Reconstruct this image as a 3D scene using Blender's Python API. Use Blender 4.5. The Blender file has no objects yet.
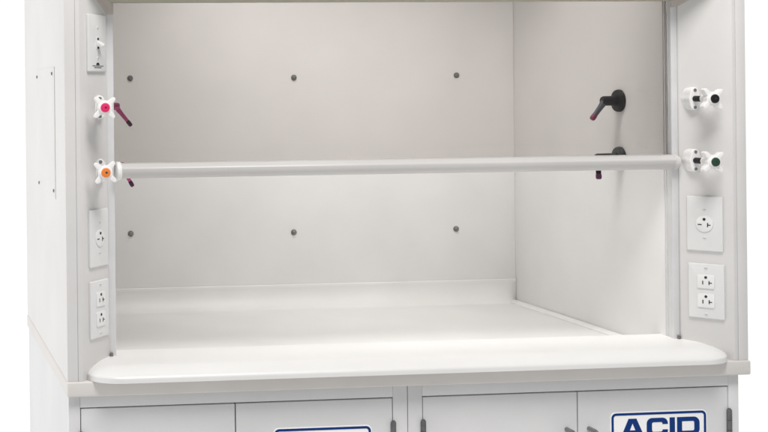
import bpy, bmesh, math, random
from mathutils import Vector, Matrix
random.seed(4)
S = bpy.context.scene
COL = S.collection
R = math.radians

# ------------------------------------------------------------------ materials
def mat(name, col, rough=.45, bump=.0, bscale=400., var=.03, vscale=6., metal=0., spec=.5, coat=0., rv=.08):
    m = bpy.data.materials.new(name); m.use_nodes = True
    nt = m.node_tree; N = nt.nodes; L = nt.links
    b = N['Principled BSDF']
    b.inputs['Roughness'].default_value = rough
    b.inputs['Metallic'].default_value = metal
    b.inputs['Specular IOR Level'].default_value = spec
    b.inputs['Coat Weight'].default_value = coat
    tc = N.new('ShaderNodeTexCoord')
    n = N.new('ShaderNodeTexNoise'); n.inputs['Scale'].default_value = vscale; n.inputs['Detail'].default_value = 5
    L.new(tc.outputs['Object'], n.inputs['Vector'])
    r = N.new('ShaderNodeMapRange')
    r.inputs['From Min'].default_value = .3; r.inputs['From Max'].default_value = .7
    r.inputs['To Min'].default_value = 1 - var; r.inputs['To Max'].default_value = 1 + var
    L.new(n.outputs['Fac'], r.inputs['Value'])
    mx = N.new('ShaderNodeVectorMath'); mx.operation = 'SCALE'
    mx.inputs[0].default_value = col
    L.new(r.outputs['Result'], mx.inputs['Scale'])
    L.new(mx.outputs['Vector'], b.inputs['Base Color'])
    r2 = N.new('ShaderNodeMapRange')
    r2.inputs['To Min'].default_value = max(.02, rough - rv); r2.inputs['To Max'].default_value = rough + rv
    n2 = N.new('ShaderNodeTexNoise'); n2.inputs['Scale'].default_value = vscale * 4; n2.inputs['Detail'].default_value = 4
    L.new(tc.outputs['Object'], n2.inputs['Vector'])
    L.new(n2.outputs['Fac'], r2.inputs['Value']); L.new(r2.outputs['Result'], b.inputs['Roughness'])
    if bump:
        n3 = N.new('ShaderNodeTexNoise'); n3.inputs['Scale'].default_value = bscale; n3.inputs['Detail'].default_value = 2
        L.new(tc.outputs['Object'], n3.inputs['Vector'])
        bp = N.new('ShaderNodeBump'); bp.inputs['Strength'].default_value = bump; bp.inputs['Distance'].default_value = .001
        L.new(n3.outputs['Fac'], bp.inputs['Height']); L.new(bp.outputs['Normal'], b.inputs['Normal'])
    return m

M = dict(
    paint=mat('painted_steel', (.70, .688, .678), .42, .12, 350),
    liner=mat('white_liner_board', (.83, .822, .812), .5, .05, 200),
    top=mat('moulded_worktop', (.67, .645, .62), .45, .08, 300),
    dish=mat('moulded_work_surface', (.735, .725, .71), .5, .05, 300),
    sill=mat('white_powder_coat', (.77, .765, .755), .36, .08, 350, .015),
    cab=mat('light_grey_paint', (.69, .69, .695), .42, .14, 350),
    plate=mat('white_nylon_plate', (.72, .72, .715), .3, 0, 1, .01),
    recept=mat('white_receptacle', (.78, .775, .77), .3, 0, 1, .01),
    white=mat('white_plastic', (.86, .85, .84), .28, 0, 1, .02),
    black=mat('black_plastic', (.010, .009, .010), .5, 0, 1, .1, spec=.3),
    dark=mat('dark_slot', (.02, .018, .018), .6, 0, 1, .05),
    alu=mat('anodised_aluminium', (.72, .72, .725), .4, .1, 600, .03, 30, .12),
    handle=mat('enamelled_sash_handle', (.61, .595, .585), .32, 0, 300, .02, rv=.02),
    steel=mat('brushed_steel', (.27, .27, .275), .3, .1, 500, .06, 40, .9),
    hinge=mat('dark_steel_hinge', (.17, .17, .175), .42, .35, 700, .2, 60, .7),
    bolt=mat('grey_bolt', (.20, .20, .195), .45, .1, 500, .1, 40, .4),
    screw=mat('dull_screw', (.27, .27, .28), .35, 0, 1, .1, 60, .7),
    pink=mat('pink_cap', (.74, .022, .14), .35, 0, 1, .02),
    orange=mat('orange_cap', (.80, .22, .035), .35, 0, 1, .02),
    green=mat('dark_green_cap', (.012, .055, .030), .28, 0, 1, .05),
    mauve=mat('mauve_enamel', (.58, .10, .27), .4, 0, 1, .1, 40),
    magenta=mat('magenta_tip', (.20, .018, .085), .4, 0, 1, .1, 40),
    plum=mat('plum_tip', (.075, .012, .055), .4, 0, 1, .1, 40),
    slate=mat('slate_enamel', (.075, .085, .105), .4, 0, 1, .1, 40),
    bluegreen=mat('dark_green_black_enamel', (.022, .03, .028), .4, 0, 1, .1, 40),
    signw=mat('sign_white', (.93, .93, .925), .4, 0, 1, .01),
    navy=mat('sign_navy', (.001, .034, .185), .55, 0, 1, .04, 60, spec=.2),
    olive=mat('shaded_header_olive', (.47, .46, .36), .45, .1, 300),  # header white with its shade and greenish tint put into the colour
    tan=mat('shaded_corner_tan', (.52, .47, .43), .5, .1, 300),  # brown of the corner brackets, with the shade there mixed into the colour
    floor=mat('white_studio_floor', (.86, .86, .86), .6, 0, 1, .01),
)

g = bpy.data.materials.new('sash_glass'); g.use_nodes = True
nt = g.node_tree; nt.nodes.clear()
out = nt.nodes.new('ShaderNodeOutputMaterial'); mix = nt.nodes.new('ShaderNodeMixShader')
tr = nt.nodes.new('ShaderNodeBsdfTransparent'); tr.inputs[0].default_value = (.872, .856, .847, 1)
gl = nt.nodes.new('ShaderNodeBsdfGlossy'); gl.inputs['Roughness'].default_value = .02
fr = nt.nodes.new('ShaderNodeFresnel'); fr.inputs['IOR'].default_value = 1.35
nt.links.new(fr.outputs[0], mix.inputs[0]); nt.links.new(tr.outputs[0], mix.inputs[1])
nt.links.new(gl.outputs[0], mix.inputs[2]); nt.links.new(mix.outputs[0], out.inputs[0])
M['glass'] = g

# ------------------------------------------------------------------ mesh helpers
class MB:
    """collects shapes and links them as one mesh object"""
    def __init__(s): s.bm = bmesh.new(); s.mi = {}; s.mats = []
    def _m(s, faces, m):
        if m is None: return
        if m not in s.mats: s.mats.append(m)
        i = s.mats.index(m)
        for f in faces: f.material_index = i + 1
    def poly(s, pts, vec, m=None, bev=0., seg=2, capbev=True):
        """closed outline pts swept along vec"""
        b = bmesh.new(); vec = Vector(vec)
        v = [b.verts.new(p) for p in pts]; f = b.faces.new(v)
        r = bmesh.ops.extrude_face_region(b, geom=[f])
        bmesh.ops.translate(b, vec=vec, verts=[e for e in r['geom'] if isinstance(e, bmesh.types.BMVert)])
        bmesh.ops.recalc_face_normals(b, faces=b.faces)
        if bev:
            es = [e for e in b.edges if e.calc_face_angle(0) > R(25)]
            bmesh.ops.bevel(b, geom=es, offset=bev, segments=seg, profile=.5, affect='EDGES', clamp_overlap=True)
        return s.add(b, m)
    def box(s, a, c, m=None, bev=0., seg=2):
        (x0, y0, z0), (x1, y1, z1) = a, c
        return s.poly([(x0, y0, z0), (x1, y0, z0), (x1, y1, z0), (x0, y1, z0)], (0, 0, z1 - z0), m, bev, seg)
    def add(s, b, m=None):
        me = bpy.data.meshes.new('tmp'); b.to_mesh(me); b.free()
        n = len(s.bm.faces); s.bm.from_mesh(me); bpy.data.meshes.remove(me)
        s.bm.faces.ensure_lookup_table(); s._m(s.bm.faces[n:], m)
        return s
    def tube(s, pts, rads, m=None, n=20, cap=True, flat=1.):
        """round bar through points, one radius per point"""
        b = bmesh.new(); pts = [Vector(p) for p in pts]; rings = []
        if not hasattr(rads, '__len__'): rads = [rads] * len(pts)
        up = None
        for i, p in enumerate(pts):
            t = (pts[min(i + 1, len(pts) - 1)] - pts[max(i - 1, 0)]).normalized()
            if up is None:
                up = Vector((0, 0, 1)) if abs(t.z) < .9 else Vector((0, -1, 0))
            u = (up - t * up.dot(t)).normalized(); w = t.cross(u); up = u
            rings.append([b.verts.new(p + (u * math.cos(2*math.pi*k/n) * flat + w * math.sin(2*math.pi*k/n)) * rads[i]) for k in range(n)])
        for a, c in zip(rings, rings[1:]):
            for k in range(n): b.faces.new((a[k], a[(k+1) % n], c[(k+1) % n], c[k]))
        if cap: b.faces.new(rings[0]); b.faces.new(rings[-1])
        bmesh.ops.recalc_face_normals(b, faces=b.faces)
        return s.add(b, m)
    def disc(s, c, ax, r, h, m=None, n=28, bev=.15):
        """short cylinder from c along ax with a rounded outer rim"""
        c = Vector(c); ax = Vector(ax).normalized(); e = min(r, abs(h)) * bev
        return s.tube([c, c + ax * (h - e), c + ax * (h - .3*e), c + ax * h], [r, r, r - .3*e, r - e], m, n)
    def build(s, name, m, parent=None, loc=None, rot=0., smooth=32):
        me = bpy.data.meshes.new(name)
        base = Vector((0, 0, 0))
        if parent is not None and loc is None:
            p = parent
            while p is not None: base += p.location; p = p.parent
            if not s_local(parent): s.bm.transform(Matrix.Translation(-base))
        s.bm.to_mesh(me); s.bm.free()
        me.materials.append(m)
        for k in s.mats: me.materials.append(k)
        if s.mats:
            pass
        for f in me.polygons: f.use_smooth = True
        me.set_sharp_from_angle(angle=R(smooth))
        o = bpy.data.objects.new(name, me); COL.objects.link(o)
        if loc is not None: o.location = loc; o.rotation_euler.z = rot
        o.parent = parent
        return o

def s_local(p): return bool(p.get('_loc'))

def root(name, loc, label, cat, group=None):
    o = bpy.data.objects.new(name, None); COL.objects.link(o); o.location = loc
    o['label'] = label; o['category'] = cat
    if group: o['group'] = group
    o.empty_display_size = .1
    return o

def rrect(x0, z0, x1, z1, r, y=0., n=6):
    pts = []
    for cx, cz, a0 in ((x1-r, z1-r, 0), (x0+r, z1-r, 90), (x0+r, z0+r, 180), (x1-r, z0+r, 270)):
        for k in range(n + 1):
            a = R(a0 + 90*k/n); pts.append((cx + r*math.cos(a), y, cz + r*math.sin(a)))
    return pts

def copy_tree(o, parent):
    c = o.copy(); COL.objects.link(c); c.parent = parent
    for ch in list(o.children): copy_tree(ch, c)
    return c

# ------------------------------------------------------------------ dimensions (metres)
W = 1.42            # hood width
XP, YP = .0965, .08  # inner edge of the angled post face
ZB, ZT = .889, 2.30  # hood bottom and top
XI, YB = 1.3075, .79  # inside: right wall, back baffle
mir = lambda x: W - x

# ------------------------------------------------------------------ floor
fl = MB().box((-2.2, -3.2, -.03), (3.4, 1.9, 0.), None, .01).build('floor', M['floor']); fl['kind'] = 'structure'

# ------------------------------------------------------------------ worktop
wt = root('worktop', (.71, .40, .8595), 'thick pale beige worktop slab under the white hood and over the grey cabinets', 'worktop')
MB().box((-.0015, -.004, .8595), (W + .003, .8015, .8892), None, .0035, 3).build('slab', M['top'], wt)
b = MB().box((.09, .10, .8890), (W - .09, YB + .004, .8920), None, .001)
# raised rim along the foot of each side wall
for x0 in (XI - .0285, .1125 + .0005):
    pr = [(x0, .14, .8921)]
    for k in range(7):
        a = R(180 - 90*k/6); pr.append((x0 + .006 + .006*math.cos(a), .14, .8925 + .0040*math.sin(a)))
    for k in range(7):
        a = R(90 - 90*k/6); pr.append((x0 + .022 + .006*math.cos(a), .14, .8925 + .0040*math.sin(a)))
    pr.append((x0 + .028, .14, .8921))
    b.poly(pr, (0, .645, 0))
b.build('work_surface', M['dish'], wt)
# concave rear cove with slanting ends
bm = bmesh.new(); prof = []
for k in range(13):
    a = R(90*k/12)
    prof.append((YB - .0030 - .048*(1-math.cos(a)) , .8912 + .058*(1 - math.sin(a))))
prof[-1] = (prof[-1][0], .8912)
prof = [(YB - .0002, .8912 + .0600), (YB - .0014, .8912 + .0597), (YB - .0025, .8912 + .0590)] + prof
fr_, bk_ = [], []
nx = 30
grid = []
nx = 90
def taper(x):
    e = min(x - .1135, XI - .001 - x)/.048
    return 1. if e >= 1 else max(.02, math.sin(math.pi/2*max(0, e))**1.0)
for (y, z) in prof:
    grid.append([])
    for i in range(nx+1):
        x = .1135 + (XI - .0010 - .1135)*(.5 - .5*math.cos(math.pi*i/nx))
        k = taper(x)
        grid[-1].append(bm.verts.new((x, YB - .0001 - (YB - .0001 - y)*(k if y < YB - .004 else max(.6, k)), .8912 + (z - .8912))))
for ga, gb in zip(grid, grid[1:]):
    for i in range(nx): bm.faces.new((ga[i], ga[i+1], gb[i+1], gb[i]))
lo = [bm.verts.new((v.co.x, YB + .002, .8910)) for v in grid[-1]]
for i in range(nx): bm.faces.new((grid[-1][i], grid[-1][i+1], lo[i+1], lo[i]))
bm.faces.new([g_[-1] for g_ in grid] + [lo[-1]]); bm.faces.new([g_[0] for g_ in grid] + [lo[0]])
bmesh.ops.recalc_face_normals(bm, faces=bm.faces)
MB().add(bm).build('rear_cove', M['dish'], wt)

# ------------------------------------------------------------------ fume hood
H = root('fume_hood', (.71, .40, ZB), 'white laboratory fume hood with half raised sash standing on the beige worktop', 'fume hood')
for sgn in (0, 1):
    f = (lambda x: x) if sgn == 0 else mir
    b = MB()
    def P(pts, z0, z1, bev): b.poly([(f(x), y, z0) for x, y in pts], (0, 0, z1 - z0), None, bev)
    P([(0, 0), (.0212, 0), (.0212, .012), (.004, .012), (.004, .79), (.0212, .79), (.0212, .802), (0, .802)], ZB, ZT, .0012)
    b.build('side_panel', M['paint'], H)
    b = MB()
    P([(.0214, .0005), (.030, .0005), (XP, YP), (XP, .100), (.0214, .100)], ZB, ZT, .0010)
    b.build('corner_post', M['paint'], H)
    # sash track: u channel, groove facing the opening
    b = MB()
    for pts in ([(.0968, .083), (.1112, .083), (.1112, .0915), (.0968, .0915)],
                [(.0968, .1035), (.1115, .1035), (.1115, .110), (.0968, .110)],
                [(.0968, .0917), (.1106, .0917), (.1106, .1033), (.0968, .1033)]):
        P(pts, .905, ZT - .05, .0008)
    t = b.build('sash_track', M['alu'], H)
    b = MB(); b.box((min(f(.098), f(.104)), .0775, .9185), (max(f(.098), f(.104)), .0825, .9285), None, .001)
    b.build('stop_screw', M['bolt'], t)
    # inner side wall
    b = MB(); P([(.0965, .1106), (.1125, .1106), (.1125, YB + .012), (.0965, YB + .012)], .8925, 2.06, .001)
    b.build('liner_wall', M['liner'], H)
# access panel on the left outside
b = MB().box((-.0016, .160, 1.236), (.001, .505, 1.512), None, .0007)
ap = b.build('access_panel', M['paint'], H)
for y, z in ((.192, 1.498), (.489, 1.4955), (.178, 1.252), (.465, 1.2505)):
    MB().disc((-.0012, y, z), (-1, 0, 0), .0036, .003, None, 16, .4).build('screw', M['screw'], ap)
# back, roof, baffle
MB().box((.0208, .792 + .012, ZB), (W - .0208, .815, ZT - .002), None, .001).build('back_panel', M['paint'], H)
MB().box((.0208, .101, ZT - .02), (W - .0208, .80, ZT - .004), None, .001).build('roof_panel', M['paint'], H)
MB().box((.1127, YB, .8922), (W - .1127, YB + .008, 2.055), None, .0006).build('back_baffle', M['liner'], H)
MB().box((.1127, .1125, 2.05), (W - .1127, YB - .001, 2.062), None, .0006).build('ceiling_panel', M['liner'], H)
for x, z in ((.2715, 1.4945), (.706, 1.4925), (1.1485, 1.4945), (.2690, 1.0925), (.7015, 1.087), (1.1430, 1.0870)):
    b = MB().disc((x, YB, z), (0, -1, 0), .0076, .0018, None, 24, .3)
    b.tube([(x, YB - .002, z), (x, YB - .0055, z), (x, YB - .007, z)], [.0052, .0048, .003], None, 16)
    b.build('bolt', M['bolt'], H)
# header with sloping lower face
pr = [(.03, .0795, 1.6392), (.03, .1105, 1.6400), (.03, .1105, 1.76), (.03, .004, 1.76), (.03, .004, 1.674)]
pr = [(.0216, y, z) for _, y, z in pr]
MB().poly(pr, (W - .0432, 0, 0), None, .0015).build('header', M['olive'], H)
MB().box((.0216, .004, 1.7605), (W - .0216, .02, ZT - .005), None, .0015).build('front_panel', M['paint'], H)

for f, dz in ((lambda x: x, .011), (mir, 0)):  # left bracket reaches lower, standing in for the shadow on the track top
    b = MB(); b.poly([(f(.055), .030, 1.6600), (f(.0975), .0795, 1.6270 - dz), (f(.1115), .0795, 1.6260 - dz), (f(.1115), .0795, 1.6480), (f(.055), .0300, 1.68)], (0, .0034, 0), None, .0006)
    b.build('corner_block', M['tan'], H)
# ---- sash: glass pane with a handle bar
b = MB().box((.1109, .0945, 1.292), (W - .1109, .0995, 2.02), None, .0006)
sash = b.build('sash', M['glass'], H)
# handle bar: d-shaped profile, flat upper shoulder
zc, yc = 1.297, .074
pr = []
for k in range(15):
    a = R(90 - 90*k/14)
    pr.append((yc + .006 - .021*math.cos(a), zc + .0055 - .021*math.sin(a)))
pr += [(yc - .0125, zc + .0086), (yc - .004, zc + .0146), (yc + .003, zc + .0158), (yc + .0185, zc + .0158), (yc + .0185, zc - .0155)]
MB().poly([(.1205, y, z) for y, z in pr], (W - .1205 - .1155, 0, 0), None, .0006).build('handle', M['handle'], sash)
b = MB().tube([(.1125, yc, zc), (.1140, yc, zc), (.1200, yc, zc), (.1225, yc, zc)], [.0175, .0195, .0195, .0175], None, 32)
b.build('end_cap', M['white'], sash)
b = MB().tube([(W-.1165, yc+.001, zc), (W-.108, yc+.001, zc), (W-.1035, yc+.001, zc), (W-.1015, yc+.001, zc)], [.0155, .0155, .0135, .009], None, 32)
b.build('end_cap', M['handle'], sash)

# ---- airfoil sill
bm = bmesh.new()
YF, YR, ZS = -.033, .130, .8897
def side_x(y):  # rounded front corners
    r, x0 = .060, .0400
    q = max(0., (YF + r - y)/r)
    return x0 + .066*(1 - math.sqrt(max(0, 1 - min(1, q)**2)))
def top_z(d, y):  # height of the top at d metres in from the rim
    q = min(1., d/.042)
    return ZS + .0066 + .0185*math.sqrt(max(0., 1 - (1 - q)**2))*(.80 + .20*min(1, q)) + .0085*min(1., max(0., (y - YF)/.15))
ny, nxs = 30, 110
rows_t, rows_b = [], []
ys = [YF + (YR - YF)*((k/ny)**2.3) for k in range(ny+1)]
for k, y in enumerate(ys):
    xs = side_x(y); rt, rb = [], []
    for i in range(nxs+1):
        u = i/nxs; u = u*u*u*(u*(6*u - 15) + 10)
        x = xs + (W - 2*xs)*u
        dx = min(x - .0400, W - .0400 - x); dy = y - YF
        # rounded-corner distance to the rim
        rc = .060; ex, ey = max(0, rc - dx), max(0, rc - dy)
        d = rc - math.hypot(ex, ey) if (ex and ey) else min(dx, dy)
        if i in (0, nxs) or k == 0: d = 0
        rt.append(bm.verts.new((x, y, top_z(max(0, d), y) if d > 0 else ZS + .0070 + .006*min(1., max(0., dy/.10)))))
        rb.append(bm.verts.new((x, y, ZS)))
    rows_t.append(rt); rows_b.append(rb)
for a, c in zip(rows_t, rows_t[1:]):
    for i in range(nxs): bm.faces.new((a[i], a[i+1], c[i+1], c[i]))
for a, c in zip(rows_b, rows_b[1:]):
    for i in range(nxs): bm.faces.new((a[i], c[i], c[i+1], a[i+1]))
for i in range(nxs):
    bm.faces.new((rows_b[0][i], rows_b[0][i+1], rows_t[0][i+1], rows_t[0][i]))
    bm.faces.new((rows_t[-1][i], rows_t[-1][i+1], rows_b[-1][i+1], rows_b[-1][i]))
for k in range(ny):
    bm.faces.new((rows_t[k][0], rows_t[k+1][0], rows_b[k+1][0], rows_b[k][0]))
    bm.faces.new((rows_t[k][-1], rows_b[k][-1], rows_b[k+1][-1], rows_t[k+1][-1]))
bmesh.ops.recalc_face_normals(bm, faces=bm.faces)
MB().add(bm).build('airfoil_sill', M['sill'], H, smooth=70)

# ---- cover plates on the angled post faces
FA = math.atan2(YP, XP - .030)
def on_face(side, s, z):
    """point on a post face, s metres in from its inner edge; returns location and z rotation"""
    t = 1 - s/math.hypot(XP - .03, YP)
    x, y = .03 + (XP - .03)*t, YP*t
    return (Vector((x, y, z)), FA) if side == 0 else (Vector((W - x, y, z)), -FA)
def plate(name, side, s, z, label):
    loc, rot = on_face(side, s, z)
    b = bmesh.new()
    v = MB(); v.poly(rrect(-.035, -.0572, .035, .0572, .002, .001), (0, -.0062, 0), None, .0022, 3)
    o = v.build(name, M['plate'], H, loc - H.location, rot)
    o['_loc'] = 1; o['label'] = label
    return o
def sub(mb, name, m, par):
    o = mb.build(name, m, par, (0, 0, 0)); return o
def slots(b, cx, cz, sc, flip=1, single=False):
    """ground hole and two blades of one receptacle, as dark recesses"""
    y = -.0078
    pr = [(cx + .0030*sc*math.cos(R(a)), y, cz + .0095*sc + .0030*sc*math.sin(R(a))) for a in range(0, 360, 24)]
    b.poly(pr, (0, .002, 0), M['dark'])
    if single:
        b.box((cx - .0125*sc, y, cz - .0028), (cx - .0048*sc, y + .002, cz - .0008), M['dark'])
    else:
        b.box((cx - .0072*sc, y, cz - .0062*sc), (cx - .0052*sc, y + .002, cz + .0018*sc), M['dark'])
    b.box((cx + .0058*sc, y, cz - .0064*sc), (cx + .0078*sc, y + .002, cz + .0022*sc), M['dark'])
    b.box((cx + .0078*sc, y + .0001, cz - .0032*sc), (cx + .0125*sc, y + .002, cz - .0012*sc), M['dark'])
def face_screw(par, z):
    b = MB().disc((0, -.0050, z), (0, -1, 0), .0032, .0012, None, 16, .4)
    b.box((-.0026, -.00645, z - .0004), (.0026, -.0055, z + .0004), M['screw'])
    sub(b, 'screw', M['plate'], par)
def outlet_single(side, s, z, label):
    p = plate('power_outlet', side, s, z, label)
    b = MB().disc((0, -.004, 0), (0, -1, 0), .0172, .0033, None, 40, .25)
    slots(b, 0, 0, 1.0, 1, True)
    sub(b, 'receptacle', M['recept'], p)
    for q in (.0302, -.0302): face_screw(p, q)
def outlet_duplex(side, s, z, label):
    p = plate('power_outlet', side, s, z, label)
    for q in (.0200, -.0200):
        b = MB().poly(rrect(-.0165, q - .0145, .0165, q + .0145, .003, -.004), (0, -.0033, 0), None, .0005)
        slots(b, 0, q, .95)
        sub(b, 'receptacle', M['recept'], p)
    for q in (.0485, -.0485): face_screw(p, q)
outlet_single(0, .0425, 1.166, 'white plate with one round socket on the left post')
outlet_duplex(0, .0425, 1.024, 'white plate with two sockets low on the left post')
outlet_single(1, .0500, 1.169, 'white plate with one round socket on the right post')
outlet_duplex(1, .0520, 1.028, 'white plate with two sockets low on the right post')
sw = plate('light_switch', 0, .0425, 1.5555, 'white toggle switch plate at the top of the left post')
b = MB(); b.box((-.0056, -.0062, -.0125), (.0056, -.0045, .0125), M['plate'], .0004)
b.box((-.0032, -.0066, .0065), (.0032, -.0058, .0105), M['dark']); b.box((-.0032, -.0066, -.0112), (.0032, -.0058, -.0075), M['dark'])
b.poly([(-.0045, -.006, -.006), (-.0045, -.006, .005), (-.0045, -.019, -.0015), (-.0045, -.0195, -.006), (-.0045, -.017, -.0085)], (.009, 0, 0), M['white'], .001)
sub(b, 'toggle', M['white'], sw)
for q in (.0302, -.0302): face_screw(sw, q)
# small dark emblem over lines of fine print
b = MB(); pr = [(.0065*math.cos(R(a)), -.0055, -.0440 + .0052*math.sin(R(a))) for a in range(0, 181, 15)]
b.poly(pr, (0, .001, 0))
for x0, x1 in ((-.021, -.0085), (-.0075, .0075), (.0085, .021)): b.box((x0, -.0055, -.0464), (x1, -.0046, -.0450))
for x0, x1 in ((-.0135, -.004), (-.003, .006), (.007, .0135)): b.box((x0, -.0055, -.0498), (x1, -.0046, -.0482))
sub(b, 'emblem', M['dark'], sw)

# ---- service valves on the posts
def knob_outline(y, sc=1., n=96):
    pts = []
    for k in range(n):
        a = 2*math.pi*k/n
        d = min(abs((a - R(45 + 90*j) + math.pi) % (2*math.pi) - math.pi) for j in range(4))
        r = .0142 + .0136*math.exp(-(d/.25)**3.)
        pts.append((r*sc*math.cos(a), y, r*sc*math.sin(a)))
    return pts
def valve(side, z, cap, label, tilt):
    x = .0770 if side == 0 else W - .0820
    V = Vector((x, .045, z))
    # flange with two ears, carried on the post
    b = MB(); pr = []
    for k in range(72):
        a = 2*math.pi*k/72; ca, sa = math.cos(a), math.sin(a)
        r = .0118 + .0122*abs(sa)**5
        pr.append((r*ca*(1.05), 0, r*sa))
    b.poly(pr, (0, .05, 0), None, .0022, 3)
    o = b.build('service_valve', M['white'], H, V - H.location, 0)
    o['_loc'] = 1; o['label'] = label
    for q in (.0182, -.0182):
        sub(MB().disc((0, .0005, q), (0, -1, 0), .0034, .0022, None, 16, .4), 'screw', M['screw'], o)
    sub(MB().tube([(0, .002, 0), (0, -.036, 0), (0, -.0362, 0), (0, -.049, 0)], [.0062, .0062, .0048, .0048], None, 20), 'stem', M['black'], o)
    b = MB(); b.poly(knob_outline(-.0480), (0, -.0145, 0), None, .0030, 3)
    b.tube([(0, -.030, 0), (0, -.0325, 0), (0, -.0485, 0)], [.0095, .0105, .0112], None, 28)
    b.tube([(0, -.047, 0), (0, -.052, 0), (0, -.0650, 0), (0, -.0664, 0)], [.0105, .0125, .0118, .0105], None, 32)
    k = sub(b, 'knob', M['white'], o); k.rotation_euler.y = R(tilt)
    b = MB().disc((0, -.0657, 0), (0, -1, 0), .0090, .0036, None, 32, .35)
    b.disc((0.0006, -.0691, .0003), (0, -1, 0), .0021, .0003, M['dark'], 14, .1)
    b.tube([(.0, -.0692, .0002), (.004, -.0692, .0006)], .0006, M['dark'], 8)
    sub(b, 'cap', cap, o)
valve(0, 1.427, M['pink'], 'white four armed valve knob with pink cap', 2)
valve(0, 1.300, M['orange'], 'white four armed valve knob with orange cap', -4)
valve(1, 1.431, M['black'], 'white four armed valve knob with black cap', 3)
valve(1, 1.3015, M['green'], 'white four armed valve knob with dark green cap', 3)

# ---- outlet spouts on the inner walls
def spout(side, z, mb, ms, mt, out_x, tip, label):
    f = (lambda x: x) if side else mir
    sx = -1 if side else 1; kr = 1 if side else .74
    x = f(XI); y = .279
    b = MB().disc((x, y, z), (sx, 0, 0), .0255, .010, None, 36, .5)
    o = b.build('service_spout', mb, H); o['label'] = label
    b = MB().tube([(x + sx*.004, y, z), (f(out_x) - sx*.004, y, z), (f(out_x), y, z)], [.0112*kr, .0108*kr, .0085*kr], None, 24)
    b.build('valve_body', mb, o)
    (tx, tz) = tip
    p0 = Vector((f(out_x + .006), y, z - .003)); p1 = Vector((f(tx), y, tz))
    q = p0.lerp(p1, .72)
    MB().tube([p0, p0.lerp(p1, .3), q], [.0078*kr, .0062*kr, .0055*kr], None, 18).build('nozzle', ms, o)
    MB().tube([q, p0.lerp(p1, .80), p0.lerp(p1, .95), p1], [.0055*kr, .0064*kr, .0062*kr, .0045*kr], None, 18).build('hose_tip', mt, o)
spout(1, 1.4265, M['black'], M['slate'], M['magenta'], 1.2640, (1.2400, 1.3845), 'black spout with magenta tip on the right inner wall')
spout(1, 1.2965, M['bluegreen'], M['black'], M['plum'], 1.2480, (1.2555, 1.2490), 'dark green spout behind the sash handle')
spout(0, 1.4265, M['mauve'], M['mauve'], M['plum'], 1.2640, (1.2380, 1.3835), 'mauve spout slanting out behind the left post')
spout(0, 1.2968, M['mauve'], M['mauve'], M['plum'], 1.2540, (1.2360, 1.2510), 'plum tipped spout behind the left end of the sash handle')

# ------------------------------------------------------------------ storage cabinets
YC = .012
def cabinet(x0, x1, xd0, xs, xd1, zs, sx0, sx1, sz, label):
    c = root('storage_cabinet', ((x0+x1)/2, .40, 0), label, 'cabinet', 'acid cabinets under the worktop')
    ZC, ZD = .8592, .8350
    b = MB(); b.box((x0, YC + .0235, .10), (x1, .80, ZC), None, .001)
    b.build('carcass', M['cab'], c)
    MB().box((x0 + .01, .07, 0), (x1 - .01, .78, .0995), None, .001).build('plinth', M['hinge'], c)
    g1 = .0016
    b = MB()
    b.box((x0, YC, .10), (xd0 - g1, YC + .023, ZC), None, .0009)
    b.box((xd1 + g1, YC, .10), (x1, YC + .023, ZC), None, .0009)
    b.box((xd0 - g1 + .0002, YC, ZD), (xd1 + g1 - .0002, YC + .023, ZC), None, .0007)
    b.box((xd0 - g1 + .0002, YC, .10), (xd1 + g1 - .0002, YC + .023, .125), None, .0007)
    b.build('face_frame', M['cab'], c)
    MB().box((xd0 - g1, YC + .0206, .126), (xd1 + g1, YC + .0232, ZD), None).build('door_seal', M['hinge'], c)
    for i, (a, e) in enumerate(((xd0, xs - .0012), (xs + .0012, xd1))):
        b = MB().box((a, YC + .0002, .128), (e, YC + .020, ZD - .0024), None, .0014, 3)
        d = b.build('door', M['cab'], c)
        hx = xd0 - .001 if i == 0 else xd1 + .001
        for zt in (.786, .305):
            b = MB(); n = 5; L_ = .105/n
            for k in range(n):
                z0 = zt - L_*(k + 1) + .0006; z1 = zt - L_*k
                b.tube([(hx, YC - .0035, z0), (hx, YC - .0035, z1 - .0004), (hx, YC - .0035, z1)], [.0052, .0052, .0046], None, 18)
            b.tube([(hx, YC - .0035, zt), (hx, YC - .0035, zt + .002), (hx, YC - .0035, zt + .003)], [.0038, .0036, .0018], None, 14)
            b.build('hinge', M['hinge'], d)
        # bow handle
        hx = xs + (-.024 if i == 0 else .024); zt = .757; pts = [(hx, YC + .002, zt)]
        for k in range(9):
            a2 = R(90*k/8); pts.append((hx, YC - .022 - .012*math.sin(a2), zt - .012 + .012*math.cos(a2)))
        for k in range(9):
            a2 = R(90 - 90*k/8); pts.append((hx, YC - .022 - .012*math.sin(a2), zt - .094 - .012*math.cos(a2)))
        pts.append((hx, YC + .002, zt - .106))
        MB().tube(pts, .0046, None, 18).build('handle', M['steel'], d)
        if i == 1:
            sign(d, sx0, sx1, sz)
    return c

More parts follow.
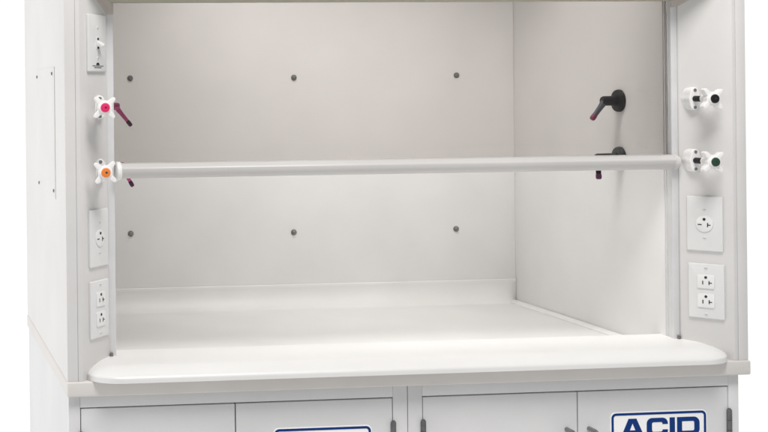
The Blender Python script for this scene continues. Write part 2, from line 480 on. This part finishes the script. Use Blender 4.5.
def sign(d, x0, x1, zt):
    w, h = x1 - x0, .078; k = w/.2059; y = YC
    b = MB(); b.poly(rrect(x0 - .0022, zt - h - .0022, x1 + .0022, zt + .0022, .011, y + .001), (0, -.0024, 0), None, .0004)
    s = b.build('sign', M['signw'], d)
    # border ring
    bm = bmesh.new(); yo = y - .0019
    o_ = [bm.verts.new(p) for p in rrect(x0, zt - h, x1, zt, .0100, yo)]
    i_ = [bm.verts.new(p) for p in rrect(x0 + .0048, zt - h + .0048, x1 - .0048, zt - .0048, .0055, yo)]
    n = len(o_)
    fs = [bm.faces.new((o_[q], o_[(q+1) % n], i_[(q+1) % n], i_[q])) for q in range(n)]
    r = bmesh.ops.extrude_face_region(bm, geom=fs)
    bmesh.ops.translate(bm, vec=(0, .001, 0), verts=[e for e in r['geom'] if isinstance(e, bmesh.types.BMVert)])
    bmesh.ops.recalc_face_normals(bm, faces=bm.faces)
    MB().add(bm).build('border', M['navy'], s)
    # wide heavy capitals A C I D
    top, bot = -.0120, -.0120 - .0375; mid = (top + bot)/2
    b = MB()
    def PX(pts): b.poly([(x0 + px*k, yo, zt + pz) for px, pz in pts], (0, .001, 0))
    def arc(cx, cz, rx, rz, a0, a1, n=6): return [(cx + rx*math.cos(R(a0 + (a1-a0)*q/n)), cz + rz*math.sin(R(a0 + (a1-a0)*q/n))) for q in range(n+1)]
    def ring(outer, inner):
        n = len(outer)
        for q in range(n - 1): PX([outer[q], outer[q+1], inner[q+1], inner[q]])
    H_ = top - bot
    # A: two legs, top, crossbar
    cx = .0455; lx = lambda z, hw: hw*(top - z)/H_
    zb = bot + .28*H_; zc2 = bot + .50*H_*.98
    def ax(z): return .0085 + .0168*(top - z)/H_     # outer half-width
    def ix(z): return max(0., ax(z) - .0132)
    zs = [top, top - .0095, top - .020, zb + .008 - .0016, zb, bot]
    za = top - .0095                                  # apex of the counter
    PX([(cx - ax(top), top), (cx + ax(top), top), (cx + ax(za), za), (cx - ax(za), za)])
    z1 = bot + .36*H_; z2 = bot + .20*H_
    ixx = lambda z: .0118*(za - z)/(za - bot)
    for sg in (-1, 1):
        PX([(cx + sg*ax(za), za), (cx + sg*ax(z1), z1), (cx + sg*ixx(z1), z1), (cx, za)])
        PX([(cx + sg*ax(z2), z2), (cx + sg*ax(bot), bot), (cx + sg*ixx(bot), bot), (cx + sg*ixx(z2), z2)])
    PX([(cx - ax(z1), z1), (cx + ax(z1), z1), (cx + ax(z2), z2), (cx - ax(z2), z2)])
    # C
    l, r_, q, st, sv = .0762, .1222, .0115, .0088, .0115
    outer = [(r_, top - .0132)] + arc(r_ - q, top - q, q, q, 0, 90) + arc(l + q, top - q, q, q, 90, 180) + arc(l + q, bot + q, q, q, 180, 270) + arc(r_ - q, bot + q, q, q, 270, 360) + [(r_, bot + .0132)]
    il, ir, it, ib, iq = l + sv, r_ - sv, top - st, bot + st, .0035
    inner = [(ir, top - .0132)] + arc(ir - iq, it - iq, iq, iq, 0, 90) + arc(il + iq, it - iq, iq, iq, 90, 180) + arc(il + iq, ib + iq, iq, iq, 180, 270) + arc(ir - iq, ib + iq, iq, iq, 270, 360) + [(ir, bot + .0132)]
    ring(outer, inner)
    # I
    PX([(.1262, top), (.1376, top), (.1376, bot), (.1262, bot)])
    # D
    l, r_, q = .1424, .1915, .0125
    outer = [(l, mid), (l, top)] + arc(r_ - q, top - q, q, q, 90, 0) + arc(r_ - q, bot + q, q, q, 0, -90) + [(l, bot), (l, mid)]
    il, ir = l + .0108, r_ - .0115
    inner = [(il, mid), (il, it)] + arc(ir - iq, it - iq, iq, iq, 90, 0) + arc(ir - iq, ib + iq, iq, iq, 0, -90) + [(il, ib), (il, mid)]
    ring(outer, inner)
    b.build('lettering', M['navy'], s)

cabinet(.003, .6935, .0276, .3387, .6620, 0, .4169, .6165, .7790, 'light grey double door cabinet under the left half of the worktop')
cabinet(.6950, 1.4055, .7265, 1.0548, 1.3815, 0, 1.1265, 1.3324, .7860, 'light grey double door cabinet under the right half, ACID sign plain to read')

for o in bpy.data.objects:
    if '_loc' in o: del o['_loc']

# ------------------------------------------------------------------ light
w = bpy.data.worlds.new('World'); S.world = w; w.use_nodes = True
nt = w.node_tree; N = nt.nodes; L = nt.links
bg = N['Background']
tc = N.new('ShaderNodeTexCoord'); sp = N.new('ShaderNodeSeparateXYZ'); L.new(tc.outputs['Generated'], sp.inputs[0])
mr = N.new('ShaderNodeMapRange'); mr.interpolation_type = 'SMOOTHSTEP'
mr.inputs['From Min'].default_value = -.15; mr.inputs['From Max'].default_value = .35
mr.inputs['To Min'].default_value = .42; mr.inputs['To Max'].default_value = 1.05
L.new(sp.outputs['Y'], mr.inputs['Value'])
bg.inputs['Color'].default_value = (1, 1, 1, 1)
L.new(mr.outputs['Result'], bg.inputs['Strength'])

def area(name, loc, target, size, power, col=(1, 1, 1), sy=None):
    l = bpy.data.lights.new(name, 'AREA'); l.energy = power; l.size = size; l.color = col
    if sy: l.shape = 'RECTANGLE'; l.size_y = sy
    o = bpy.data.objects.new(name, l); COL.objects.link(o); o.location = loc
    o.rotation_euler = (Vector(target) - Vector(loc)).to_track_quat('-Z', 'Y').to_euler()
    return o
area('key_softbox', (.62, -1.5, 3.7), (1.1, .0, .85), 1.0, 73, (1, .98, .96))
area('left_softbox', (-2.4, .1, 1.7), (0, .4, 1.2), 1.4, 27, (1, .985, .965))
fill = area('interior_fill', (.80, .22, 2.02), (1.0, .68, .9), 1.05, 4.15, (1, .985, .97), .14); fill.data.spread = R(108)  # unseen fill light added inside the hood to lift its walls and floor

# ------------------------------------------------------------------ camera
cam = bpy.data.cameras.new('camera'); co = bpy.data.objects.new('camera', cam); COL.objects.link(co)
S.camera = co
cam.sensor_fit = 'HORIZONTAL'; cam.sensor_width = 36; cam.lens = 1300/768*36
cam.clip_end = 100; cam.clip_start = .05
yaw, roll = math.atan(.0989), .0105
us, vs = -354.5 + .0105*-123.5, -123.5 + .0105*354.5
cam.shift_x = -us/768; cam.shift_y = vs/768
F = Vector((math.sin(yaw), math.cos(yaw), 0))
q = F.to_track_quat('-Z', 'Y')
co.rotation_mode = 'QUATERNION'
from mathutils import Quaternion
co.rotation_quaternion = Quaternion(F, roll) @ q
co.location = (-.32202, -2.53053, 1.45084)
S.view_settings.view_transform = 'Standard'; S.view_settings.look = 'None'
S.view_settings.exposure = 0; S.view_settings.gamma = 1
S.render.engine = 'CYCLES'
S.cycles.max_bounces = 10; S.cycles.diffuse_bounces = 6; S.cycles.transparent_max_bounces = 12
S.cycles.use_denoising = True
